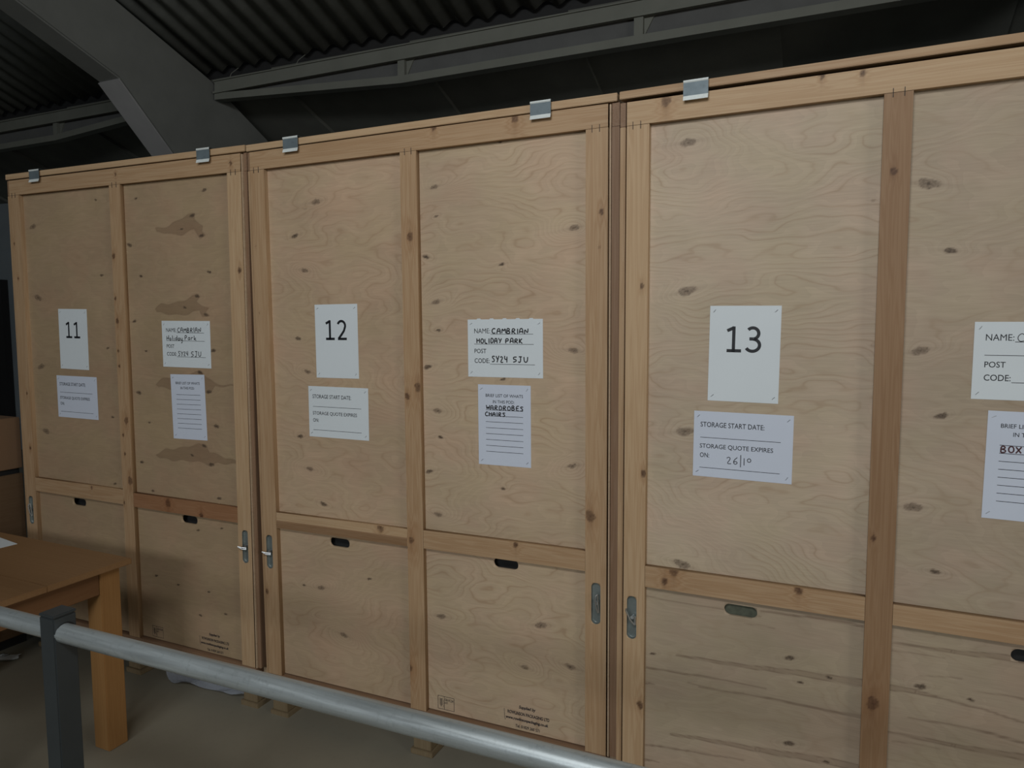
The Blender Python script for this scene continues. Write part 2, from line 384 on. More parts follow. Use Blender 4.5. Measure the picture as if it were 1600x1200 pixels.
def board(name, x0, x1, z0, z1, yf, yb, m, parent, knots=(), streaks=(), stains=(), hole=None, res=.004, vertical_knot=False, holewall=None, notch=0):
    """a plank or sheet in the crate-front plane; its front face is a fine grid carrying knot / stain fields.
    x is measured along the crate front (0 = left end), hole = (cx, cz, half_w, half_h) a rounded slot."""
    def lin(a, b): return list(np.linspace(a, b, max(2, int(math.ceil((b-a)/res))+1)))
    if hole:
        cx, cz, hw, hh = hole
        xs = lin(x0, cx-hw)+lin(cx-hw, cx+hw)[1:]+lin(cx+hw, x1)[1:]
        zs = lin(z0, cz-hh)+lin(cz-hh, cz+hh)[1:]+lin(cz+hh, z1)[1:]
    else: xs, zs = lin(x0, x1), lin(z0, z1)
    xs = np.array(xs); zs = np.array(zs)
    nx, nz = len(xs), len(zs)
    X, Z = np.meshgrid(xs, zs)
    kd = np.zeros(X.shape); kb = np.zeros(X.shape); st = np.zeros(X.shape); ou = np.zeros(X.shape)
    rr = np.random.RandomState(int(abs(x0*991+z1*77+parent_seed(parent))) % 100000)
    for kx, kz, s in knots:
        r = KR[s]*rr.uniform(.85, 1.15)
        ax, az = (1.4, .70) if not vertical_knot else (.85, 1.1)
        ph = rr.uniform(0, 6.28); sl = rr.uniform(-.25, .25)
        dx, dz = X-kx, Z-kz-(X-kx)*sl
        th = np.arctan2(dz, dx)
        wob = 1+.09*np.sin(3*th+ph)+.05*np.sin(5*th+2*ph)
        d = np.hypot(dx/ax, dz/az)/(r*wob)
        core = np.clip((1.15-d)/.35, 0, 1)
        inner = np.clip((.62-d)/.25, 0, 1)
        depth = {0: .4, 1: .95, 2: .92, 3: .94, 4: .95, 5: .92}[s]
        kd = np.maximum(kd, core*depth*(.74 if s > 2 else .9))
        edge = np.clip(1-np.abs(d-.95)/.16, 0, 1); kd = np.maximum(kd, edge*depth*.86)
        kd = np.maximum(kd, np.clip((.42-d)/.2, 0, 1)*depth*(1.0 if s < 3 else .9))
        if not vertical_knot:       # whiskers of dark grain left and right of the knot
            wh = np.exp(-np.abs(dx)/(r*2.0))*np.exp(-(dz/(r*.32))**2)
            kd = np.maximum(kd, wh*depth*.6)
        else:
            wh = np.exp(-np.abs(dz)/(r*2.2))*np.exp(-(dx/(r*.5))**2)
            kd = np.maximum(kd, wh*depth*.45)
        hr = {0: 2, 1: 2.2, 2: 2.6, 3: 2.6, 4: 4.2, 5: 5.0}[s]*r
        a2 = (1.5, .7) if not vertical_knot else (.8, 1.8)
        e = np.exp(-((dx/a2[0])**2+(dz/a2[1])**2)/(2*(hr*.62)**2))
        kb += e*{0: .3, 1: .7, 2: 1.0, 3: 1.3, 4: 1.9, 5: 2.3}[s]
        if s in (4, 5): st = np.maximum(st, .30*np.exp(-((dx/1.5)**2+(dz/.55)**2)/(2*(r*2.0)**2)))
    for a, c, b, w0, w1 in streaks:
        wob = .0016*np.sin(X*19+a[1]*50)+.0007*np.sin(X*61+a[1]*90)
        for p, q, u, v in ((a, c, w0, (w0+w1)/2), (c, b, (w0+w1)/2, w1)):
            d, w = seg_dist(X, Z+wob, p, q, u/2, v/2)
            st = np.maximum(st, .62*np.clip((w-d)/.0025+.5, 0, 1))
            ou = np.maximum(ou, .85*np.clip(1-np.abs(d-w)/.0026, 0, 1)*np.clip(w/.0018, .3, 1))
    for poly in stains:
        ins, dist = poly_field(X, Z+.004*np.sin(X*60), poly)
        st = np.maximum(st, np.where(ins, .80, 0)*np.clip(dist/.004, 0, 1))
        ou = np.maximum(ou, .85*np.clip(1-dist/.0045, 0, 1))
    V = np.zeros((nx*nz, 3)); V[:, 0] = X.ravel()-.79; V[:, 1] = yf; V[:, 2] = Z.ravel()
    # slight bark edge / chamfer wobble on pine keeps the outline from being razor straight
    I = (np.arange(nz-1)[:, None]*nx+np.arange(nx-1)[None, :])
    keep = np.ones(I.shape, bool)
    if hole:
        mx = (xs[:-1]+xs[1:])/2; mz = (zs[:-1]+zs[1:])/2
        keep = ~((np.abs(mz-cz) < hh)[:, None] & (np.abs(mx-cx) < hw)[None, :])
    I = I[keep].ravel()
    Fq = np.stack([I, I+1, I+nx+1, I+nx], 1)
    n = len(V)
    ex = [(x0,yf,z0),(x1,yf,z0),(x1,yf,z1),(x0,yf,z1),(x0,yb,z0),(x1,yb,z0),(x1,yb,z1),(x0,yb,z1)]
    V = np.vstack([V, np.array([(x-.79, y, z) for x, y, z in ex])])
    sides = [(n,n+4,n+5,n+1),(n+1,n+5,n+6,n+2),(n+2,n+6,n+7,n+3),(n+3,n+7,n+4,n)]
    if not hole: sides.append((n+4,n+7,n+6,n+5))
    quads = np.vstack([Fq, np.array(sides)])
    tris = []; extra = []
    if hole:
        base = len(V); N = 10; r = min(hw, hh)
        loop = []
        cs = [(1, 1), (-1, 1), (-1, -1), (1, -1)]
        for q, (sx, sz) in enumerate(cs):
            for i in range(N+1):
                t = math.pi/2*(q+i/N)
                loop.append((cx+sx*(hw-r)+r*math.cos(t), cz+sz*(hh-r)+r*math.sin(t)))
        yw = holewall if holewall else yb
        L = len(loop)
        extra = [(x-.79, yf, z) for x, z in loop]+[(x-.79, yw, z) for x, z in loop]+[(cx+sx*hw-.79, yf, cz+sz*hh) for sx, sz in cs]
        for q in range(4):
            c0 = base+2*L+q
            for i in range(N):
                a = base+q*(N+1)+i
                tris.append((c0, a+1, a))
        wall = []
        for i in range(L):
            j = (i+1) % L; wall.append((base+i, base+j, base+L+j, base+L+i))
        quads = np.vstack([quads, np.array(wall)])
        V = np.vstack([V, np.array(extra)])
    me = bpy.data.meshes.new(name)
    nq, nt_ = len(quads), len(tris)
    me.vertices.add(len(V)); me.vertices.foreach_set('co', V.ravel())
    loops = np.concatenate([quads.ravel(), np.array(tris, int).ravel()]) if nt_ else quads.ravel()
    me.loops.add(len(loops)); me.loops.foreach_set('vertex_index', loops.astype(np.int32))
    me.polygons.add(nq+nt_)
    ls = np.concatenate([np.arange(nq)*4, nq*4+np.arange(nt_)*3])
    me.polygons.foreach_set('loop_start', ls.astype(np.int32))
    me.update(calc_edges=True)
    me.validate()
    for an, arr in (('kd', kd), ('kb', kb), ('st', st), ('ou', ou)):
        A = me.attributes.new(an, 'FLOAT', 'POINT'); full = np.zeros(len(V), np.float32); full[:nx*nz] = arr.ravel()
        A.data.foreach_set('value', full)
    o = link(name, me, m, parent)
    return o
_seed = {}
def parent_seed(p): return _seed.setdefault(p.name, 100*len(_seed)+13)

# ------------------------------------------------------------ writing
def text_mesh(s, shear=0.0, bold=0.0):
    cu = bpy.data.curves.new('t', 'FONT'); cu.body = s; cu.shear = shear; cu.offset = bold; cu.resolution_u = 3
    o = bpy.data.objects.new('t', cu); COL.objects.link(o)
    dg = bpy.context.evaluated_depsgraph_get()
    me = bpy.data.meshes.new_from_object(o.evaluated_get(dg))
    v = np.array([x.co[:] for x in me.vertices]); f = [tuple(p.vertices) for p in me.polygons]
    bpy.data.objects.remove(o); bpy.data.curves.remove(cu); bpy.data.meshes.remove(me)
    return v, f
def fit_text(mb, s, x0, x1, z0, z1, y, shear=0.0, bold=0.0, rot=False):
    """text scaled so that its outline fills the given rectangle (metres) in the x-z plane"""
    v, f = text_mesh(s, shear, bold)
    a, b = v.min(0), v.max(0)
    n = len(mb.V)
    for p in v:
        u, w = (p[0]-a[0])/(b[0]-a[0]), (p[1]-a[1])/(b[1]-a[1])
        if rot: u, w = 1-w, u
        mb.V.append((x0+u*(x1-x0), y, z0+w*(z1-z0)))
    mb.F += [tuple(n+i for i in q) for q in f]
STROKES = {
 'C': [[(.9,.85),(.55,1),(.15,.75),(.05,.35),(.35,.02),(.9,.12)]],
 'A': [[(0,0),(.15,.8),(.45,1),(.8,.85),(.85,0)],[(.1,.42),(.85,.45)]],
 'M': [[(0,0),(.12,.95),(.5,.3),(.85,1),(1,0)]],
 'B': [[(.1,0),(.12,1),(.75,.9),(.7,.6),(.15,.5),(.85,.4),(.8,.05),(.1,0)]],
 'R': [[(.1,0),(.12,1),(.8,.9),(.75,.55),(.15,.5),(.9,0)]],
 'I': [[(.5,0),(.5,1)]],
 'N': [[(.05,0),(.1,.95),(.8,.05),(.9,1)]],
 'H': [[(.1,0),(.1,1)],[(.9,1),(.9,0)],[(.1,.5),(.9,.55)]],
 'O': [[(.5,1),(.1,.75),(.1,.2),(.5,0),(.9,.2),(.9,.75),(.5,1)]],
 'L': [[(.2,1),(.15,.05),(.85,0)]],
 'D': [[(.1,0),(.12,1),(.75,.85),(.9,.4),(.6,.03),(.1,0)]],
 'Y': [[(.05,1),(.45,.5)],[(.95,1),(.35,0)]],
 'P': [[(.12,0),(.12,1),(.85,.9),(.8,.5),(.12,.45)]],
 'K': [[(.1,0),(.1,1)],[(.85,1),(.15,.5),(.9,0)]],
 'S': [[(.9,.9),(.35,1),(.1,.75),(.8,.4),(.65,.03),(.05,.05)]],
 'W': [[(0,1),(.2,0),(.5,.75),(.75,0),(1,1)]],
 'E': [[(.9,1),(.15,.95),(.1,.03),(.9,0)],[(.12,.5),(.75,.52)]],
 'J': [[(.2,1),(.9,1)],[(.6,1),(.6,.2),(.35,0),(.05,.15)]],
 'U': [[(.08,1),(.12,.2),(.5,0),(.85,.25),(.9,1)]],
 'V': [[(.05,1),(.35,.05),(.6,.05),(.95,1)]],
 'X': [[(.05,1),(.9,0)],[(.9,1),(.05,0)]],
 '2': [[(.1,.8),(.5,1),(.85,.75),(.1,0),(.95,.03)]],
 '4': [[(.15,1),(.1,.45),(.9,.45)],[(.8,.95),(.75,0)]],
 '5': [[(.9,1),(.2,1),(.15,.55),(.7,.55),(.85,.2),(.1,0)]],
 '6': [[(.8,1),(.2,.6),(.1,.15),(.5,0),(.85,.2),(.6,.48),(.15,.3)]],
 '1': [[(.5,1),(.5,0)]], '/': [[(.5,1.25),(.48,-.35)]], '.': [[(.3,0),(.42,.06)]],
 'o': [[(.5,.6),(.1,.35),(.4,0),(.85,.25),(.5,.6)]],
 '0': [[(.5,1),(.15,.8),(.3,.42),(.8,.5),(.85,.85),(.5,1)]],
 'l': [[(.4,1),(.4,.05),(.7,0)]], 'i': [[(.4,.6),(.45,0)],[(.45,.85),(.5,.9)]],
 'd': [[(.8,.5),(.3,.55),(.1,.2),(.4,0),(.85,.2)],[(.85,1),(.9,0)]],
 'a': [[(.85,.55),(.3,.6),(.1,.2),(.4,0),(.8,.25)],[(.85,.6),(.9,0)]],
 'g': [[(.85,.55),(.3,.6),(.1,.25),(.5,.05),(.85,.3)],[(.9,.6),(.8,-.5),(.2,-.55)]],
 'r': [[(.2,0),(.2,.6)],[(.2,.35),(.5,.6),(.85,.55)]],
 'y': [[(.1,.6),(.2,.1),(.75,.1)],[(.85,.62),(.75,-.5),(.25,-.55)]],
 'k': [[(.15,0),(.15,1)],[(.8,.6),(.2,.3),(.9,0)]],
}
def handwrite(mb, s, x0, x1, z0, z1, y, w, seed=0):
    r = random.Random(seed)
    wid = {'I': .45, '1': .4, '/': .45, '.': .4, 'i': .4, 'l': .5, ' ': .6}
    tot = sum(wid.get(c, 1.0)+.22 for c in s)-.22
    u = (x1-x0)/tot; x = x0
    for c in s:
        k = wid.get(c, 1.0)
        for st in STROKES.get(c, []):
            jx, jz = r.uniform(-.04, .04), r.uniform(-.06, .06); h = (z1-z0)*r.uniform(.92, 1.08)
            P = [(x+(px+jx)*u*k, z0+(pz+jz)*h) for px, pz in st]
            for _ in range(2):          # corner cutting gives the pen its roundness
                Q = [P[0]]
                for a, b in zip(P, P[1:]):
                    Q += [(a[0]*.75+b[0]*.25, a[1]*.75+b[1]*.25), (a[0]*.25+b[0]*.75, a[1]*.25+b[1]*.75)]
                Q.append(P[-1]); P = Q
            ribbon(mb, P, w, y)
        x += u*(k+.22)
def ribbon(mb, P, w, y):
    n = len(mb.V); k = len(P)
    for i, (px, pz) in enumerate(P):
        a, b = P[max(i-1, 0)], P[min(i+1, k-1)]
        d = math.hypot(b[0]-a[0], b[1]-a[1]) or 1e-9
        nx_, nz_ = -(b[1]-a[1])/d*w/2, (b[0]-a[0])/d*w/2
        mb.V += [(px+nx_, y, pz+nz_), (px-nx_, y, pz-nz_)]
    for i in range(k-1):
        q = n+2*i; mb.F.append((q, q+1, q+3, q+2))

def arc(cx, cz, rx, rz, a0, a1, n=16):
    return [(cx+rx*math.cos(math.radians(a0+(a1-a0)*i/n)), cz+rz*math.sin(math.radians(a0+(a1-a0)*i/n))) for i in range(n+1)]
DIGITS = {
 '1': [[(.06, .83), (.50, .955)], [(.48, 1.0), (.48, .0)], [(.05, .055), (.97, .055)]],
 '2': [arc(.45, .715, .385, .235, 160, -28, 18)+[(.70, .46), (.40, .24), (.12, .055)], [(.06, .055), (.98, .055)]],
 '3': [arc(.42, .735, .37, .215, 140, -80, 16), [(.22, .525), (.46, .525)], arc(.42, .285, .44, .235, 85, -150, 18)],
}
def digits(mb, s, x0, x1, z0, z1, y, w):
    u = (x1-x0)/(len(s)*1.0+.25*(len(s)-1))
    for i, c in enumerate(s):
        a = x0+i*u*1.25
        for st in DIGITS[c]: ribbon(mb, [(a+px*u, z0+pz*(z1-z0)) for px, pz in st], w, y)

def simple(mb, name, m, parent):
    return link(name, mesh(name, mb.V, mb.F), m, parent)

# ------------------------------------------------------------ the hall
def plane_obj(name, V, m):
    return struct(link(name, mesh(name, V, [tuple(range(len(V)))]), m))
plane_obj('floor', [(-8,-9,0),(10,-9,0),(10,3.7,0),(-8,3.7,0)], MT['floor'])
wb = MB().box(-8, 10, 3.7, 3.9, 0, 3.6).build('wall_back', MT['wall']); struct(wb)
struct(MB().box(-8.2, -8, -9, 3.9, 0, 7.5).build('wall_left', MT['wall']))
struct(MB().box(10, 10.2, -9, 3.9, 0, 7.5).build('wall_right', MT['wall']))
struct(MB().box(-8, 10, -9.2, -9, 0, 8.0).build('wall_front', MT['wall']))
w = MB().box(2.0, 4.8, -8.99, -8.93, 2.95, 4.45).build('window_1', MT['purlin']); struct(w)
dr = MB().box(9.93, 9.99, -3.8, -.6, 0, 3.3).build('door_1', MT['purlin']); struct(dr)
dd = MB().box(-7.6, -6.33, 3.6, 3.69, .0, 2.3).build('door_2', MT['dark']); struct(dd)

YP = 2.431; SL = -.37  # roof frame, beam and lining coordinates below were scaled about the camera
def zroof(y, z0=3.90): return z0+SL*(y-YP)
# corrugated roof sheet: runs down the slope, ends just above the purlin
def corrugated():
    pitch, amp = .183, .022; spp = 12
    x0, x1 = -8.0, 10.0
    n = int((x1-x0)/pitch*spp)
    V = []; F = []
    ys = [2.47, 1.0, -.5, -2, -3.5, -5.0]
    for i in range(n+1):
        x = x0+i*pitch/spp; c = amp*math.cos(2*math.pi*(x-.022)/pitch)
        for y in ys: V.append((x, y, zroof(y)-c+.02))
    k = len(ys)
    for i in range(n):
        for j in range(k-1):
            a = i*k+j; F.append((a, a+1, a+k+1, a+k))
    me = mesh('ceiling', V, F, True)
    o = link('ceiling', me, MT['sheet'])
    so = o.modifiers.new('s', 'SOLIDIFY'); so.thickness = .007; so.offset = 1
    return struct(o)
corrugated()
plane_obj('ceiling.001', [(-8,-5,zroof(-5)),(10,-5,zroof(-5)),(10,-9.1,zroof(-5)-1.5),(-8,-9.1,zroof(-5)-1.5)], MT['sheet'])
# dark lining boards below the purlin, each lapping its neighbour
def lining():
    mb = MB(); seams = [-8, -6.2, -4.6, -3.1, -1.8, -.50, .85, 2.113, 3.434, 4.74, 6.05, 7.4, 8.7, 10]
    ya, yb = YP+.02, 3.72
    for i in range(len(seams)-1):
        a, b = seams[i], seams[i+1]
        za, zb = 3.80, 3.80+SL*(yb-ya)
        n = len(mb.V)
        d = .035
        mb.V += [(a,ya,za),(b,ya,za-d),(b,yb,zb-d),(a,yb,zb),(a,ya,za+.03),(b,ya,za+.02),(b,yb,zb+.02),(a,yb,zb+.03)]
        mb.F += [tuple(n+i for i in f) for f in ((0,1,2,3),(4,7,6,5),(0,4,5,1),(1,5,6,2),(2,6,7,3),(3,7,4,0))]
    return mb
struct(simple(lining(), 'trim_1', MT['lining'], None))
# dark strip standing in for the shadow gap between sheet ends and lining
struct(MB().box(-8, 10, YP+.10, YP+.14, 3.74, 4.0).build('trim_gap_shade', MT['dark']))

def portal(xa, xb, label):
    root = empty('portal_frame', ((xa+xb)/2, 2.6, 0))
    tag(root, label, 'roof frame', 'roof frames')
    def rel(poly): return [(y-2.6, z) for y, z in poly]
    h = (xb-xa)/2
    raft = rel([(-5.0, 3.556+6.523*.385), (1.523, 3.556), (2.30, 3.62), (2.397, 3.80), (1.528, 4.12), (-5.0, 4.12+6.528*.37)])
    MB().prism([(-7.6, 3.556+6.523*.385), (1.523-2.6, 3.556), (2.303-2.6, 2.768), (2.95-2.6, 2.768), (3.063-2.6, 3.44), (2.397-2.6, 3.80), (1.528-2.6, 4.12), (-7.6, 4.12+6.528*.37)], -h, h).build('rafter', MT['concrete'], root, bevel=.012)
    MB().box(-h, h, 2.303-2.6, 3.06-2.6, 0, 2.766).build('column', MT['concrete'], root, bevel=.012)
    # haunch facing plate with a stepped top edge
    a = Vector((0, 1.523-2.6, 3.556)); b = Vector((0, 2.303-2.6, 2.768)); d = (b-a).normalized(); nrm = Vector((0, -d.z, d.y))*-1
    nrm = Vector((0, d.z, -d.y)) if d.z*1 < 0 else nrm
    off = Vector((0, -.707, -.707))*.014
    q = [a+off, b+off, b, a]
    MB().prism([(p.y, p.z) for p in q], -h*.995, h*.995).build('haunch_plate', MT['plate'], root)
    return root
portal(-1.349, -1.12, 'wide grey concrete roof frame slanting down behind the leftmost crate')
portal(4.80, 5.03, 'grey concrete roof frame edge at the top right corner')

def purlin(x0, x1, ribs, sag0, sag1, label):
    """fish-bellied roof beam along x"""
    root = empty('roof_beam', ((x0+x1)/2, YP, 3.5)); tag(root, label, 'roof beam', 'roof beams')
    c = (x0+x1)/2
    R = lambda x: x-c
    Z = lambda z: z-3.5
    mb = MB().box(R(x0), R(x1), -.03, .06, Z(3.695), Z(3.782)); mb.box(R(x0), R(x1), -.045, .06, Z(3.782), Z(3.79))
    mb.build('top_chord', MT['purlin'], root)
    MB().box(R(x0), R(x1), -.052, -.018, Z(3.680), Z(3.695)).build('drip_lip', MT['purlin'], root)
    def zb(x):        # underside of the bottom flange
        zs = 3.515
        if x < sag0: return zs+.118*(sag0-x)/(sag0-x0)*1.0
        if x > sag1: return zs+.118*(x-sag1)/(x1-sag1)
        return zs
    xs = [x0]+[x for x in sorted([sag0, sag1]) if x0 < x < x1]+[x1]
    V = []; F = []
    for x in xs:
        z = zb(x)
        V += [(R(x), -.035, Z(z)), (R(x), .05, Z(z)), (R(x), .05, Z(z+.055)), (R(x), -.035, Z(z+.055))]
    for i in range(len(xs)-1):
        for k in range(4):
            a = i*4+k; b_ = i*4+(k+1) % 4; F.append((a, b_, b_+4, a+4))
    F += [(0, 1, 2, 3), (len(V)-1, len(V)-2, len(V)-3, len(V)-4)]
    m2 = MB(); m2.V = V; m2.F = F; m2.build('bottom_chord', MT['purlin'], root)
    V = []; F = []
    for x in xs:
        z = zb(x)+.03; V += [(R(x), .012, Z(z)), (R(x), .03, Z(z)), (R(x), .03, Z(3.70)), (R(x), .012, Z(3.70))]
    for i in range(len(xs)-1):
        for k in range(4):
            a = i*4+k; b_ = i*4+(k+1) % 4; F.append((a, b_, b_+4, a+4))
    F += [(0, 1, 2, 3), (len(V)-1, len(V)-2, len(V)-3, len(V)-4)]
    m2 = MB(); m2.V = V; m2.F = F; m2.build('web', MT['web'], root)
    for x in ribs:
        MB().box(R(x)-.03, R(x)+.03, -.032, .012, Z(3.55), Z(3.74)).build('stiffener', MT['purlin'], root)
        MB().prism([(R(x)+.03, Z(3.70)), (R(x)+.10, Z(3.70)), (R(x)+.03, Z(3.57))], .0, .012, 'y').build('gusset', MT['purlin'], root)
    return root
purlin(-1.09, 4.80, [.803, 2.613, 4.42], .80, 4.42, 'long pale fish-bellied roof beam above the crates marked 12 and 13')
for x in (-.92, -.20):
    MB().tube([(x-1.855, -.03, 3.782-3.5), (x-1.855+.02, -.02, 3.83-3.5), (x-1.855+.05, .03, 3.885-3.5)], .003, 6).build('fixing_wire', MT['purlin'], bpy.data.objects['roof_beam'])
purlin(-8.0, -1.36, [-3.22, -5.03], -6.5, -3.22, 'short visible pale roof beam left of the concrete roof frame')

# ------------------------------------------------------------ crates
P = 1.60898
POSE = [(-.0027, .0028, .01188, .0033, -.00557), (.0054, .0158, .01009, .0011, .00637), (-.0027, -.0186, -.01278, -.0044, .00471)]
RT = [((.9248, .8543), (.9181, .8502)), ((.9260, .8580), (.9306, .8587)), ((.9324, .8612), (.9230, .8609))]
XL, SI, ML, MR, RL, XR = .018, .0905, .7475, .8186, 1.4741, 1.5505
ZT, ZB, Z_S = 2.435, 2.362, .200

def clip(parent, x):
    prof = [(.035, 2.4705), (-.013, 2.4705), (-.0145, 2.466), (-.0125, 2.463), (-.0125, 2.424), (-.0170, 2.413)]
    t = .0018
    mb = MB(); V = []; n = len(prof)
    for xx in (x-.0375-.79, x+.0375-.79):
        for y, z in prof: V.append((xx, y, z))
        for y, z in reversed(prof): V.append((xx, y-t*(.6), z-t if z < 2.46 and y < -.013 else z+t*.6))
    F = []
    m = 2*n
    for i in range(m): F.append((i, (i+1) % m, m+(i+1) % m, m+i))
    F += [tuple(range(m)), tuple(range(2*m-1, m-1, -1))]
    mb.V = V; mb.F = F
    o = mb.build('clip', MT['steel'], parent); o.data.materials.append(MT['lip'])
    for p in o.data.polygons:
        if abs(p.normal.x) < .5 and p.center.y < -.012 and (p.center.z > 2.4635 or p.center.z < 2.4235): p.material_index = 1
    return o

def latch(parent, x, z, style):
    """recessed zinc dish with a hinged wire bow"""
    N = 10; hw, hh = .0165, .074
    def loop(s, y):
        r = hw*s; L = []
        for q, (sx, sz) in enumerate([(1,1),(-1,1),(-1,-1),(1,-1)]):
            for i in range(N+1):
                t = math.pi/2*(q+i/N); L.append((x-.79+r*math.cos(t), y, z+sz*(hh*1-hw)+r*math.sin(t)))
        return L
    rings = [loop(1.0, .0005), loop(.99, .002), loop(.95, .012), loop(.8, .0135)]
    V = sum(rings, []); L = len(rings[0]); F = []
    for k in range(3):
        for i in range(L):
            j = (i+1) % L; F.append((k*L+i, k*L+j, (k+1)*L+j, (k+1)*L+i))
    F.append(tuple(range(3*L, 4*L)))
    me = mesh('latch', V, F, True); me.polygons[len(F)-1].use_smooth = False
    o = link('latch', me, MT['dish'], parent)
    X = x-.79
    mb = MB()
    mb.tube([(X+.004, .010, z+.004), (X+.004, -.008, z+.004)], .006, 12)
    if style == 0: # closed bow, standing nearly straight
        mb.tube([(X+.008, -.004, z-.030), (X+.005, -.012, z-.01), (X+.002, -.016, z+.018), (X+.003, -.014, z+.032), (X+.008, -.008, z+.036)], .0024, 8)
        mb.tube([(X+.011, -.002, z-.030), (X+.010, -.006, z+.0), (X+.008, -.008, z+.036)], .0020, 8)
    elif style == 1: # bow swung to the left
        mb.tube([(X+.010, -.004, z-.022), (X-.002, -.014, z-.002), (X-.014, -.020, z+.030), (X-.012, -.022, z+.037)], .0026, 8)
        mb.tube([(X+.010, -.004, z-.022), (X+.002, -.010, z-.012), (X-.014, -.020, z+.028)], .0020, 8)
        mb.tube([(X+.012, -.002, z-.022), (X+.013, -.006, z+.008)], .004, 8)
    else:         # bow folded out sideways
        mb.tube([(X+.010, -.003, z-.004), (X-.006, -.012, z-.002), (X-.022, -.022, z+.004)], .0028, 8)
        mb.tube([(X+.010, -.003, z-.010), (X-.006, -.012, z-.009), (X-.022, -.022, z+.002)], .0022, 8)
    mb.build('latch_bow', MT['wire'], o, smooth=True)
    return o

def staples_wood(parent, pts):
    for x, z in pts: MB().box(x-.79-.0009, x-.79+.0009, -.0010, .0005, z-.013, z+.011).build('staple', MT['dark'], parent)

def crate(c, label, plys, pines, extra):
    dx, dy, dw, dz, dr = POSE[c]
    root = empty('storage_crate', (c*P+dx+.79, dy, dz), (0, -dr, dw))
    tag(root, label, 'crate', 'plywood storage crates in a row')
    n = str(11+c)
    kn = lambda k: KN.get(n+'_'+k, [])
    B = lambda *a, **k: board(*a, **k)
    # front frame
    B('top_rail', XL, XR, ZB, ZT, 0, .02, MT[pines['top']+'H'], root, kn('top'), vertical_knot=True, res=.006)
    lh = (.047, .748, .0165, .074); rh = (1.513, .748, .0165, .074)
    sls = [B('stile', XL, SI, Z_S, ZB-.0012, .0005, .022, MT[pines['l']+'V'], root, kn('sl'), vertical_knot=True, hole=lh, holewall=.02, res=.005),
           B('stile', ML, MR, Z_S, ZB-.0012, .0005, .022, MT[pines['m']+'V'], root, kn('sm'), vertical_knot=True, res=.005),
           B('stile', RL, XR, Z_S, ZB-.0012, .0005, .022, MT[pines['r']+'V'], root, kn('sr'), vertical_knot=True, hole=rh, holewall=.02, res=.005)]
    (lt, lb), (rt, rb) = RT[c]
    B('middle_rail', SI+.0008, ML-.0008, lb, lt, .001, .022, MT[pines['ml']+'H'], root, kn('ml'), vertical_knot=True, res=.006)
    B('middle_rail', MR+.0008, RL-.0008, rb, rt, .001, .022, MT[pines['mr']+'H'], root, kn('mr'), vertical_knot=True, res=.006)
    if pines.get('barkedge'):
        # the two-tone lower arris of this rail: a bevel where the bark was planed off
        MB().prism([(-.0012, lb+.030), (.001, lb+.034), (.001, lb+.0005), (.0005, lb+.0005)], SI+.002-.79, ML-.002-.79).build('bark_edge', MT['pineRH'], root)
    # plywood, behind the frame by its thickness
    yp, yq = .022, .031
    B('plywood_panel', SI-.02, ML+.02, lt-.02, ZB+.02, yp, yq, MT[plys[0]], root, kn('ul'))
    B('plywood_panel', MR-.02, RL+.02, rt-.02, ZB+.02, yp, yq, MT[plys[1]], root, kn('ur'), stains=STAIN if c == 0 else ())
    hl, hr = extra['slots']
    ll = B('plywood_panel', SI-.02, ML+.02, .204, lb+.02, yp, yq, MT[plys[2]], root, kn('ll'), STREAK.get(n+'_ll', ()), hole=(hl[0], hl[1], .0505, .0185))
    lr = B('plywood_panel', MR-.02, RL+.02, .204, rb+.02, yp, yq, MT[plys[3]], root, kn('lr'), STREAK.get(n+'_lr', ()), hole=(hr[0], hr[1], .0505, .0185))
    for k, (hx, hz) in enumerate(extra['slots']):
        lm = MT['liner'] if (extra.get('liner') and k == 0) else MT['dark']  # dark backing puts the unlit interior into colour; one is a blanket
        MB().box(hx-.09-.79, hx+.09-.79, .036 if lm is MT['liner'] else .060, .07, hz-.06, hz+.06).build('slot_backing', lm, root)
    # side walls, posts, roof, base, feet
    for s, xa in ((0, extra['ends'][0]), (1, 1.556)):
        xb = extra['ends'][1] if s else .0125
        side = MB().box(xa+(.006 if s else 0)-.79, xb-.79, .006, .07, .2, ZB-.001).build('corner_post', MT['pineBV' if s else 'pineV'], root, bevel=.001)  # recess shade of the right post put into a browner pine
        MB().box(xa+(.006 if s else 0)-.79, xb-.79, .007, 1.48, ZB, 2.437).build('side_rail', MT['pineBY'], root, bevel=.001)
        if s: MB().box(xa-.79, xa+.0055-.79, .0, 1.48, .2, ZT-.003).build('side_panel', MT['ply12'], root)
        else: MB().box(xb-.010-.79, xb-.004-.79, .072, 1.48, .2, ZB-.002).build('side_panel', MT['ply12'], root)
    MB().box(.03-.79, 1.55-.79, 1.47, 1.48, .2, ZT).build('back_panel', MT['ply12'], root)
    rx0, rx1, rz0, rz1 = extra['roof']
    MB().box(rx0-.79, rx1-.79, -.004, .024, rz0, rz1).build('roof_batten', MT[pines['roof']+'H'], root, bevel=.0015)
    MB().box(rx0-.79+.002, rx1-.79-.002, .025, 1.49, rz0+.002, rz1-.002).build('roof_panel', MT['ply12'], root)
    MB().box(XL-.79, XR-.79, .002, .05, .135, .199).build('base_beam', MT['pineBH'], root, bevel=.002)
    MB().box(extra['ends'][0]+.001-.79, extra['ends'][1]-.001-.79, .052, 1.48, .15, .199).build('base_deck', MT['ply12'], root)
    for x in extra['feet']:
        for y in (.022, .70, 1.38):
            MB().box(x-.040-.79, x+.040-.79, y, y+.10, .0225, .134 if y < .1 else .149).build('foot_block', MT['foot'], root, bevel=.002)
        MB().box(x-.050-.79, x+.050-.79, .014, 1.49, .0005-dz, .022).build('runner', MT['foot'], root, bevel=.002)
    for x in extra['clips']: clip(root, x)
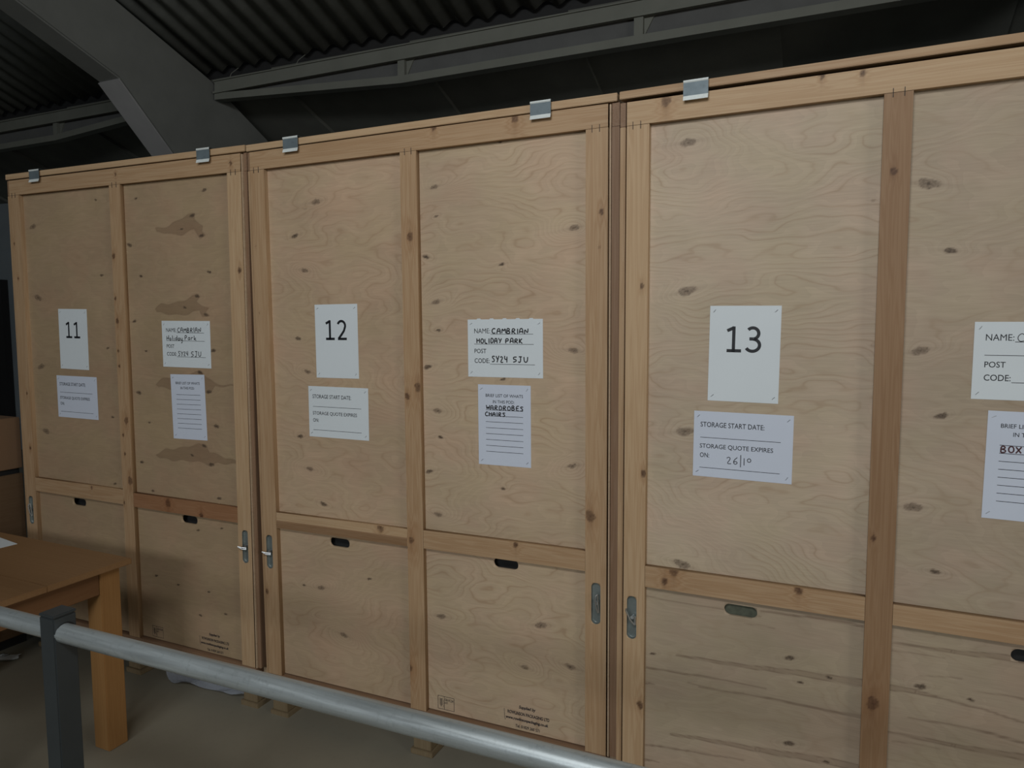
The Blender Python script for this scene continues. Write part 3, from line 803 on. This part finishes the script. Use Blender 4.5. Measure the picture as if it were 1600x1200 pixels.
    latch(root, .047, .748, extra['latch'][0]); latch(root, 1.513, .748, extra['latch'][1])
    st = []
    for x in (XL+.02, XL+.045, ML+.022, ML+.05, RL+.022, RL+.048): st.append((x, ZB))
    staples_wood(root, st)
    # stamps printed on the lower right sheet
    if extra.get('stamp'):
        sx, sz = extra['stamp']; y = yp-.0006
        mb = MB(); x0, x1, z0, z1 = sx-.79, sx+.073-.79, sz, sz+.054; w = .0016
        xm = x0+.028
        for a, b_, e, f in ((x0, x1, z0, z0+w), (x0, x1, z1-w, z1), (x0, x0+w, z0, z1), (x1-w, x1, z0, z1), (xm, xm+w, z0, z1)):
            n0 = len(mb.V); mb.V += [(a, y, e), (b_, y, e), (b_, y, f), (a, y, f)]; mb.F.append((n0, n0+1, n0+2, n0+3))
        ribbon(mb, [(x0+.014, z0+.008), (x0+.015, z0+.044)], .0012, y)      # ear of wheat
        for i in range(6):
            zz = z0+.014+i*.005
            ribbon(mb, [(x0+.0145, zz), (x0+.0075, zz+.006)], .0016, y); ribbon(mb, [(x0+.0145, zz), (x0+.0215, zz+.006)], .0016, y)
        fit_text(mb, 'IPPC', x0+.0235, x0+.0265, z0+.010, z0+.040, y, rot=True)
        fit_text(mb, 'GB-FC24', xm+.003, x1-.004, z1-.018, z1-.008, y, bold=.01)
        fit_text(mb, 'HT', xm+.003, xm+.017, z1-.030, z1-.022, y, bold=.01)
        simple(mb, 'treatment_stamp', MT['stamp'], lr)
        tx, tz = extra['maker']
        mb = MB(); tx -= .79
        fit_text(mb, 'Supplied by', tx+.050, tx+.118, tz+.072, tz+.088, y, shear=.25, bold=.03)
        fit_text(mb, 'ROWLINSON PACKAGING LTD', tx+.004, tx+.172, tz+.049, tz+.062, y, bold=.03)
        fit_text(mb, 'www.rowlinsonpackaging.co.uk', tx-.004, tx+.168, tz+.024, tz+.039, y, shear=.2, bold=.035)
        fit_text(mb, 'Tel. 01829 260 571', tx+.036, tx+.134, tz+.000, tz+.012, y, shear=.1, bold=.02)
        ribbon(mb, [(tx-.010, tz+.064), (tx-.009, tz+.030), (tx-.005, tz+.020)], .0015, y)
        simple(mb, 'maker_stamp', MT['stamp'], lr)
    return root

crate(0, 'tall plywood storage crate marked 11, farthest left and behind the oak table', ['ply11', 'ply11', 'ply11', 'ply11'],
      dict(top='pine', l='pine', m='pine', r='pineL', ml='pine', mr='pineX', roof='pineL'),
      dict(slots=((.397, .823), (1.157, .822)), feet=(.07, .745, 1.495), clips=(.238, 1.356), ends=(-.006, 1.580), latch=(0, 2), roof=(.0, 1.581, 2.440, 2.466),
           stamp=(.884, .214), maker=(1.205, .211)))
crate(1, 'tall plywood storage crate marked 12 between the other two crates', ['ply12', 'ply12r', 'ply12', 'ply12r'],
      dict(top='pine', l='pine', m='pine', r='pine', ml='pineL', mr='pine', roof='pineL', barkedge=True),
      dict(slots=((.404, .825), (1.159, .836)), feet=(.055, .783, 1.545), clips=(.245, 1.318), ends=(.000, 1.588), latch=(2, 0), roof=(.004, 1.582, 2.439, 2.465),
           stamp=(.860, .213), maker=(1.158, .213)))
crate(2, 'tall plywood storage crate marked 13, nearest on the right with streaky lower panels', ['ply13', 'ply13r', 'ply13b', 'ply13b'],
      dict(top='pineL', l='pineL', m='pineR', r='pine', ml='pine', mr='pine', roof='pine'),
      dict(slots=((.395, .822), (1.16, .822)), feet=(.055, .783, 1.545), clips=(.236, 1.318), ends=(-.006, 1.588), latch=(1, 0), roof=(-.006, 1.590, 2.446, 2.470), liner=True))

# ------------------------------------------------------------ sheets stapled to the crates
def local_frame(c, x, z, rot=0.0, y=.0215):
    dx, dy, dw, dz, dr = POSE[c]
    Mw = Matrix.Translation((c*P+dx+.79, dy, dz)) @ Matrix.Rotation(dw, 4, 'Z') @ Matrix.Rotation(-dr, 4, 'Y')
    return Mw @ Matrix.Translation((x-.79, y, z)) @ Matrix.Rotation(-rot, 4, 'Y')
def sheet(c, x, z, W, H, rot, m, label, cat, prints, hands=(), lines=(), handmat='marker', hw=.0032, tabs=0, seed=1, group=None):
    me_n = 'paper_sheet'
    root = empty(me_n, (0, 0, 0)); root.matrix_world = local_frame(c, x, z, rot)
    tag(root, label, cat, group or {'STO': 'storage date sheets', 'NAM': 'name and post code sheets', 'BRI': 'contents list sheets'}[prints[0][0][:3]])
    rr = random.Random(seed*17+5)
    MB().box(-W/2, W/2, -.0004, 0, -H/2, H/2).build('paper', m, root)
    y = -.0007
    T = lambda a, b_: (a-W/2, H/2-b_)
    if prints or lines:
        mb = MB()
        for (t, x0, x1, t0, t1) in prints:
            X0, Z1 = T(x0, t0); X1, Z0 = T(x1, t1)
            if t1-t0 > .05: digits(mb, t, X0, X1, Z0, Z1, y, .0098)
            else: fit_text(mb, t, X0, X1, Z0, Z1, y, bold=0.0 if t == 'NAME:' else .006)
        for (x0, x1, t) in lines:
            X0, Z = T(x0, t); X1, _ = T(x1, t); n0 = len(mb.V)
            mb.V += [(X0, y, Z-.0008), (X1, y, Z-.0008), (X1, y, Z+.0008), (X0, y, Z+.0008)]; mb.F.append((n0, n0+1, n0+2, n0+3))
        simple(mb, 'print', MT['ink'], root)
    if hands:
        for k, (t, x0, x1, t0, t1) in enumerate(hands):
            mb = MB()
            X0, Z1 = T(x0, t0); X1, Z0 = T(x1, t1); handwrite(mb, t, X0, X1, Z0, Z1, y-.0001, hw, seed*10+k)
            simple(mb, 'handwriting', MT[handmat], root)
    for sx in (-1, 1):
        for sz in (-1, 1):
            a = math.radians(rr.uniform(30, 55)); cx, cz = sx*(W/2-.014), sz*(H/2-.016)
            mb = MB(); dxx, dzz = math.cos(a)*.0055, math.sin(a)*.0055
            mb.tube([(cx-dxx, -.0007, cz-dzz), (cx+dxx, -.0012, cz+dzz)], .0007, 6)
            mb.build('staple', MT['wire'], root)
    if tabs:
        mb = MB()
        for i in range(tabs):
            cx = -W/2+.045+i*(W-.09)/(tabs-1)
            mb.prism([(cx-.010, H/2-.001), (cx-.005, H/2+.0032), (cx+.006, H/2+.0035), (cx+.011, H/2-.001)], -.0006, -.0002, 'y')
        mb.build('torn_tab', m, root)
    return root
A, Bq = .21, .297
DATEP = [('STORAGE START DATE:', .021, .214, .034, .050), ('STORAGE QUOTE EXPIRES', .020, .241, .104, .1205), ('ON:', .021, .050, .133, .148)]
DATEL = [(.021, .262, .084), (.021, .262, .181)]
NAMEP = [('NAME:', .027, .091, .033, .0505), ('POST', .027, .075, .107, .123), ('CODE:', .027, .088, .142, .159)]
NAMEL = [(.093, .260, .0535), (.026, .262, .090), (.090, .266, .1625)]
LISTP = [('BRIEF LIST OF WHATS', .031, .180, .034, .0455), ('IN THIS POD:', .060, .146, .0565, .068)]
LISTL = [(.031, .180, .093+.022*i) for i in range(8)]
pw, pb = MT['paper'], MT['paper_blue']
def num(c, x, z, n, rot, label): return sheet(c, x, z, A, Bq, rot, pw, label, 'sign', [(n, .051, .157, .0635, .143)], seed=int(n), group='number sheets')
num(0, .417, 1.644, '11', -.01, 'upright white sheet with large printed 11 on the farthest, leftmost crate')
num(1, .418, 1.656, '12', .0, 'upright white sheet with large printed 12 on the middle crate')
num(2, .388, 1.638, '13', -.012, 'upright white sheet with large printed 13 on the nearest, rightmost crate')
sheet(0, .423, 1.356, Bq, A, .0, pb, 'bluish storage date form left blank, lowest left sheet of the crate behind the table', 'notice', DATEP, (), DATEL, seed=4)
sheet(1, .416, 1.366, Bq, A, -.006, pw, 'whitish storage date form left blank on the left bay of the middle crate', 'notice', DATEP, (), DATEL, seed=5)
sheet(2, .388, 1.350, Bq, A, -.008, pb, 'storage date form with 26/10 handwritten on it, on the rightmost crate', 'notice', DATEP, [('26/10', .103, .180, .140, .163)], DATEL, seed=6, hw=.0022)
sheet(0, 1.178, 1.632, Bq, A, .0, pw, 'name and post code sheet, partly in lower-case handwriting, on the crate marked 11', 'notice', NAMEP,
      [('CAMBRIAN', .098, .243, .030, .051), ('Holiday', .029, .130, .068, .088), ('Park', .142, .213, .066, .086), ('SY24', .098, .160, .137, .158), ('5JU', .176, .240, .137, .160)], NAMEL, seed=7, hw=.0033)
sheet(1, 1.162, 1.633, Bq, A, .0, pw, 'name and post code sheet in bold capitals on the crate marked 12', 'notice', NAMEP,
      [('CAMBRIAN', .098, .243, .033, .0515), ('HOLIDAY', .036, .137, .069, .0865), ('PARK', .152, .220, .069, .0865), ('SY24', .097, .160, .132, .155), ('5JU', .180, .240, .135, .155)], NAMEL, tabs=5, seed=8, hw=.0040)
sheet(2, 1.136, 1.628, Bq, A, -.005, pw, 'name and post code sheet cut off at the right edge, on the crate marked 13', 'notice', NAMEP,
      [('C', .098, .115, .030, .052)], NAMEL, seed=9, hw=.0018)
sheet(0, 1.180, 1.347, A, Bq, .02, pb, 'empty contents list sheet on the crate marked 11', 'notice', LISTP, (), LISTL, seed=10)
sheet(1, 1.158, 1.352, A, Bq, .0, pb, 'contents list sheet reading wardrobes and chairs', 'notice', LISTP,
      [('WARDROBES', .033, .182, .076, .092), ('CHAIRS.', .028, .118, .101, .116)], LISTL, seed=11, hw=.0036)
sheet(2, 1.132, 1.344, A, Bq, -.012, pb, 'contents list sheet cut off at the right edge, starting with box', 'notice', LISTP,
      [('BOX', .033, .082, .095, .112)], LISTL, handmat='marker_red', seed=12, hw=.0036)

# ------------------------------------------------------------ barrier of galvanised tube and square post
root = empty('barrier_rail', (2.066, -1.166, 0))
tag(root, 'galvanised tube barrier rail running through a square dark grey post', 'barrier')
Rr = lambda x, y, z: (x-2.066, y+1.166, z)
ty = lambda x: -1.1725+(x-1.9)*.0175
pts = [Rr(-.4+i*.3, ty(-.4+i*.3), .945) for i in range(19)]
MB().tube(pts, .0242, 40).build('rail_tube', MT['galv'], root, smooth=True)
mb = MB(); mb.box(-.028, .028, -.03, .03, .012, .990)
mb.build('post', MT['post'], root, bevel=.003)
po = [o for o in root.children if o.name.startswith('post')][0]
MB().box(-.0284, .0284, -.0304, .0304, .9905, .9975).build('post_cap', MT['post'], po, bevel=.0015)
for sx in (1, -1):
    mbt = MB(); mbt.tube([(sx*.0275, 0, .945), (sx*.0292, 0, .945)], .0265, 28); mbt.build('tube_grommet', MT['black'], po, smooth=True)  # black disc paints the dark of the hole around the tube
MB().box(-.06, .06, -.06, .06, .0, .0115).build('base_plate', MT['post'], root, bevel=.002)
# second post, below and right of the view's lower edge line of the tube
mb = MB(); mb.box(4.25-2.066-.028, 4.25-2.066+.028, -.0+.008, .068, .012, .990); mb.build('post', MT['post'], root, bevel=.003)

# ------------------------------------------------------------ oak table
root = empty('oak_table', (.65, -.69, 0)); tag(root, 'orange oak table with square legs in front of the leftmost crate', 'table')
MB().box(.05-.65, 1.255-.65, -.347, -.0003, .746, .770).build('tabletop_board', MT['oakH'], root, bevel=.002)
MB().box(.05-.65, 1.255-.65, .0001, .345, .746, .770).build('tabletop_board', MT['oakH'], root, bevel=.002)
def leg(x, y):
    MB().box(x-.043, x+.043, y-.0425, y+.0425, .0, .7455).build('leg', MT['oakV'], root, bevel=.003)
legs = [(1.191-.65, -.428+.69), (1.191-.65, -.95+.69), (.115-.65, -.428+.69), (.115-.65, -.95+.69)]
for x, y in legs: leg(x, y)
MB().box(1.205-.65, 1.229-.65, -.906+.69, -.472+.69, .655, .7455).build('apron', MT['oakY'], root, bevel=.002)
MB().box(.077-.65, .101-.65, -.906+.69, -.472+.69, .655, .7455).build('apron', MT['oakY'], root, bevel=.002)
MB().box(.16-.65, 1.147-.65, -.41+.69, -.386+.69, .655, .7455).build('apron', MT['oakH'], root, bevel=.002)
MB().box(.16-.65, 1.147-.65, -.992+.69, -.968+.69, .655, .7455).build('apron', MT['oakH'], root, bevel=.002)
# paper lying on the table
mb = MB()
V = [(.633,-.423),(.36,-.383),(.35,-.60),(.615,-.62)]
o = MB().prism([(x-.5, y+.5) for x, y in V], 0, .0008, 'z').build('paper_sheet', pw)
o.location = (.5, -.5, .7703); tag(o, 'loose white sheet lying on the oak table top', 'paper')

# ------------------------------------------------------------ things left of the crates
root = empty('wooden_chest', (-.52, -.25, 0)); tag(root, 'low brown wooden chest on a black plinth behind the table, left of the crates', 'chest')
MB().box(-.38, .40, -.30, .28, .0, .055).build('plinth', MT['black'], root)
MB().box(-.42, .425, -.32, .30, .0555, .93).build('body', MT['chest'], root, bevel=.004)
mb = MB(); ring = [(.43, .10+.022*math.cos(t*math.pi/8), .105+.022*math.sin(t*math.pi/8)) for t in range(17)]
mb.tube(ring, .005, 8, caps=False); mb.build('ring_pull', MT['paper'], root, smooth=True)
root = empty('cardboard_box', (-.52, -.25, .9305)); tag(root, 'brown cardboard box on top of the low wooden chest', 'box')
MB().box(-.40, .41, -.30, .29, .0, .028).build('tray', MT['black'], root)
MB().box(-.42, .425, -.32, .30, .0285, .30).build('carton', MT['card'], root, bevel=.003)
# crumpled leaflet on the floor
def crumple(name, m, cx, cy, w, h, amp, n, seed, label, cat, z0=.002, rot=0, dark=None):
    r = np.random.RandomState(seed); V = []; F = []
    H = r.uniform(0, 1, (n+1, n+1))
    for j in range(n+1):
        for i in range(n+1):
            u, v = i/n-.5, j/n-.5
            x = u*w*(1+.25*math.sin(v*7+seed))+r.uniform(-.1, .1)*w/n; y = v*h*(1+.2*math.cos(u*6+seed))
            V.append((x*math.cos(rot)-y*math.sin(rot), x*math.sin(rot)+y*math.cos(rot), z0+amp*H[j, i]*(1-.3*abs(u))))
    for j in range(n):
        for i in range(n):
            a = j*(n+1)+i; F.append((a, a+1, a+n+2, a+n+1))
    o = link(name, mesh(name, V, F, False), m); o.location = (cx, cy, 0)
    s = o.modifiers.new('b', 'SUBSURF'); s.levels = 1; s.render_levels = 1
    s2 = o.modifiers.new('s', 'SOLIDIFY'); s2.thickness = .0006
    return tag(o, label, cat)
crumple('paper_leaflet', MT['card_white'] if 'card_white' in MT else MT['paper'], .0, -.15, .13, .07, .018, 4, 3, 'crumpled pale leaflet with dark marks on the floor beside the chest', 'paper', rot=.5)
lf = bpy.data.objects['paper_leaflet']
mb = MB()
for k in range(3): ribbon(mb, [(-.03+.02*k, -.01), (-.02+.02*k, .012)], .008, 0)
mb.V = [(x, z, .0225) for x, y, z in mb.V]
simple(mb, 'dark_print', MT['ink'], lf)
crumple('plastic_wrap', MT['film'], 1.19, .075, .42, .075, .060, 7, 9, 'crumpled clear plastic wrap on the floor under the leftmost crate', 'plastic wrap', rot=.05)
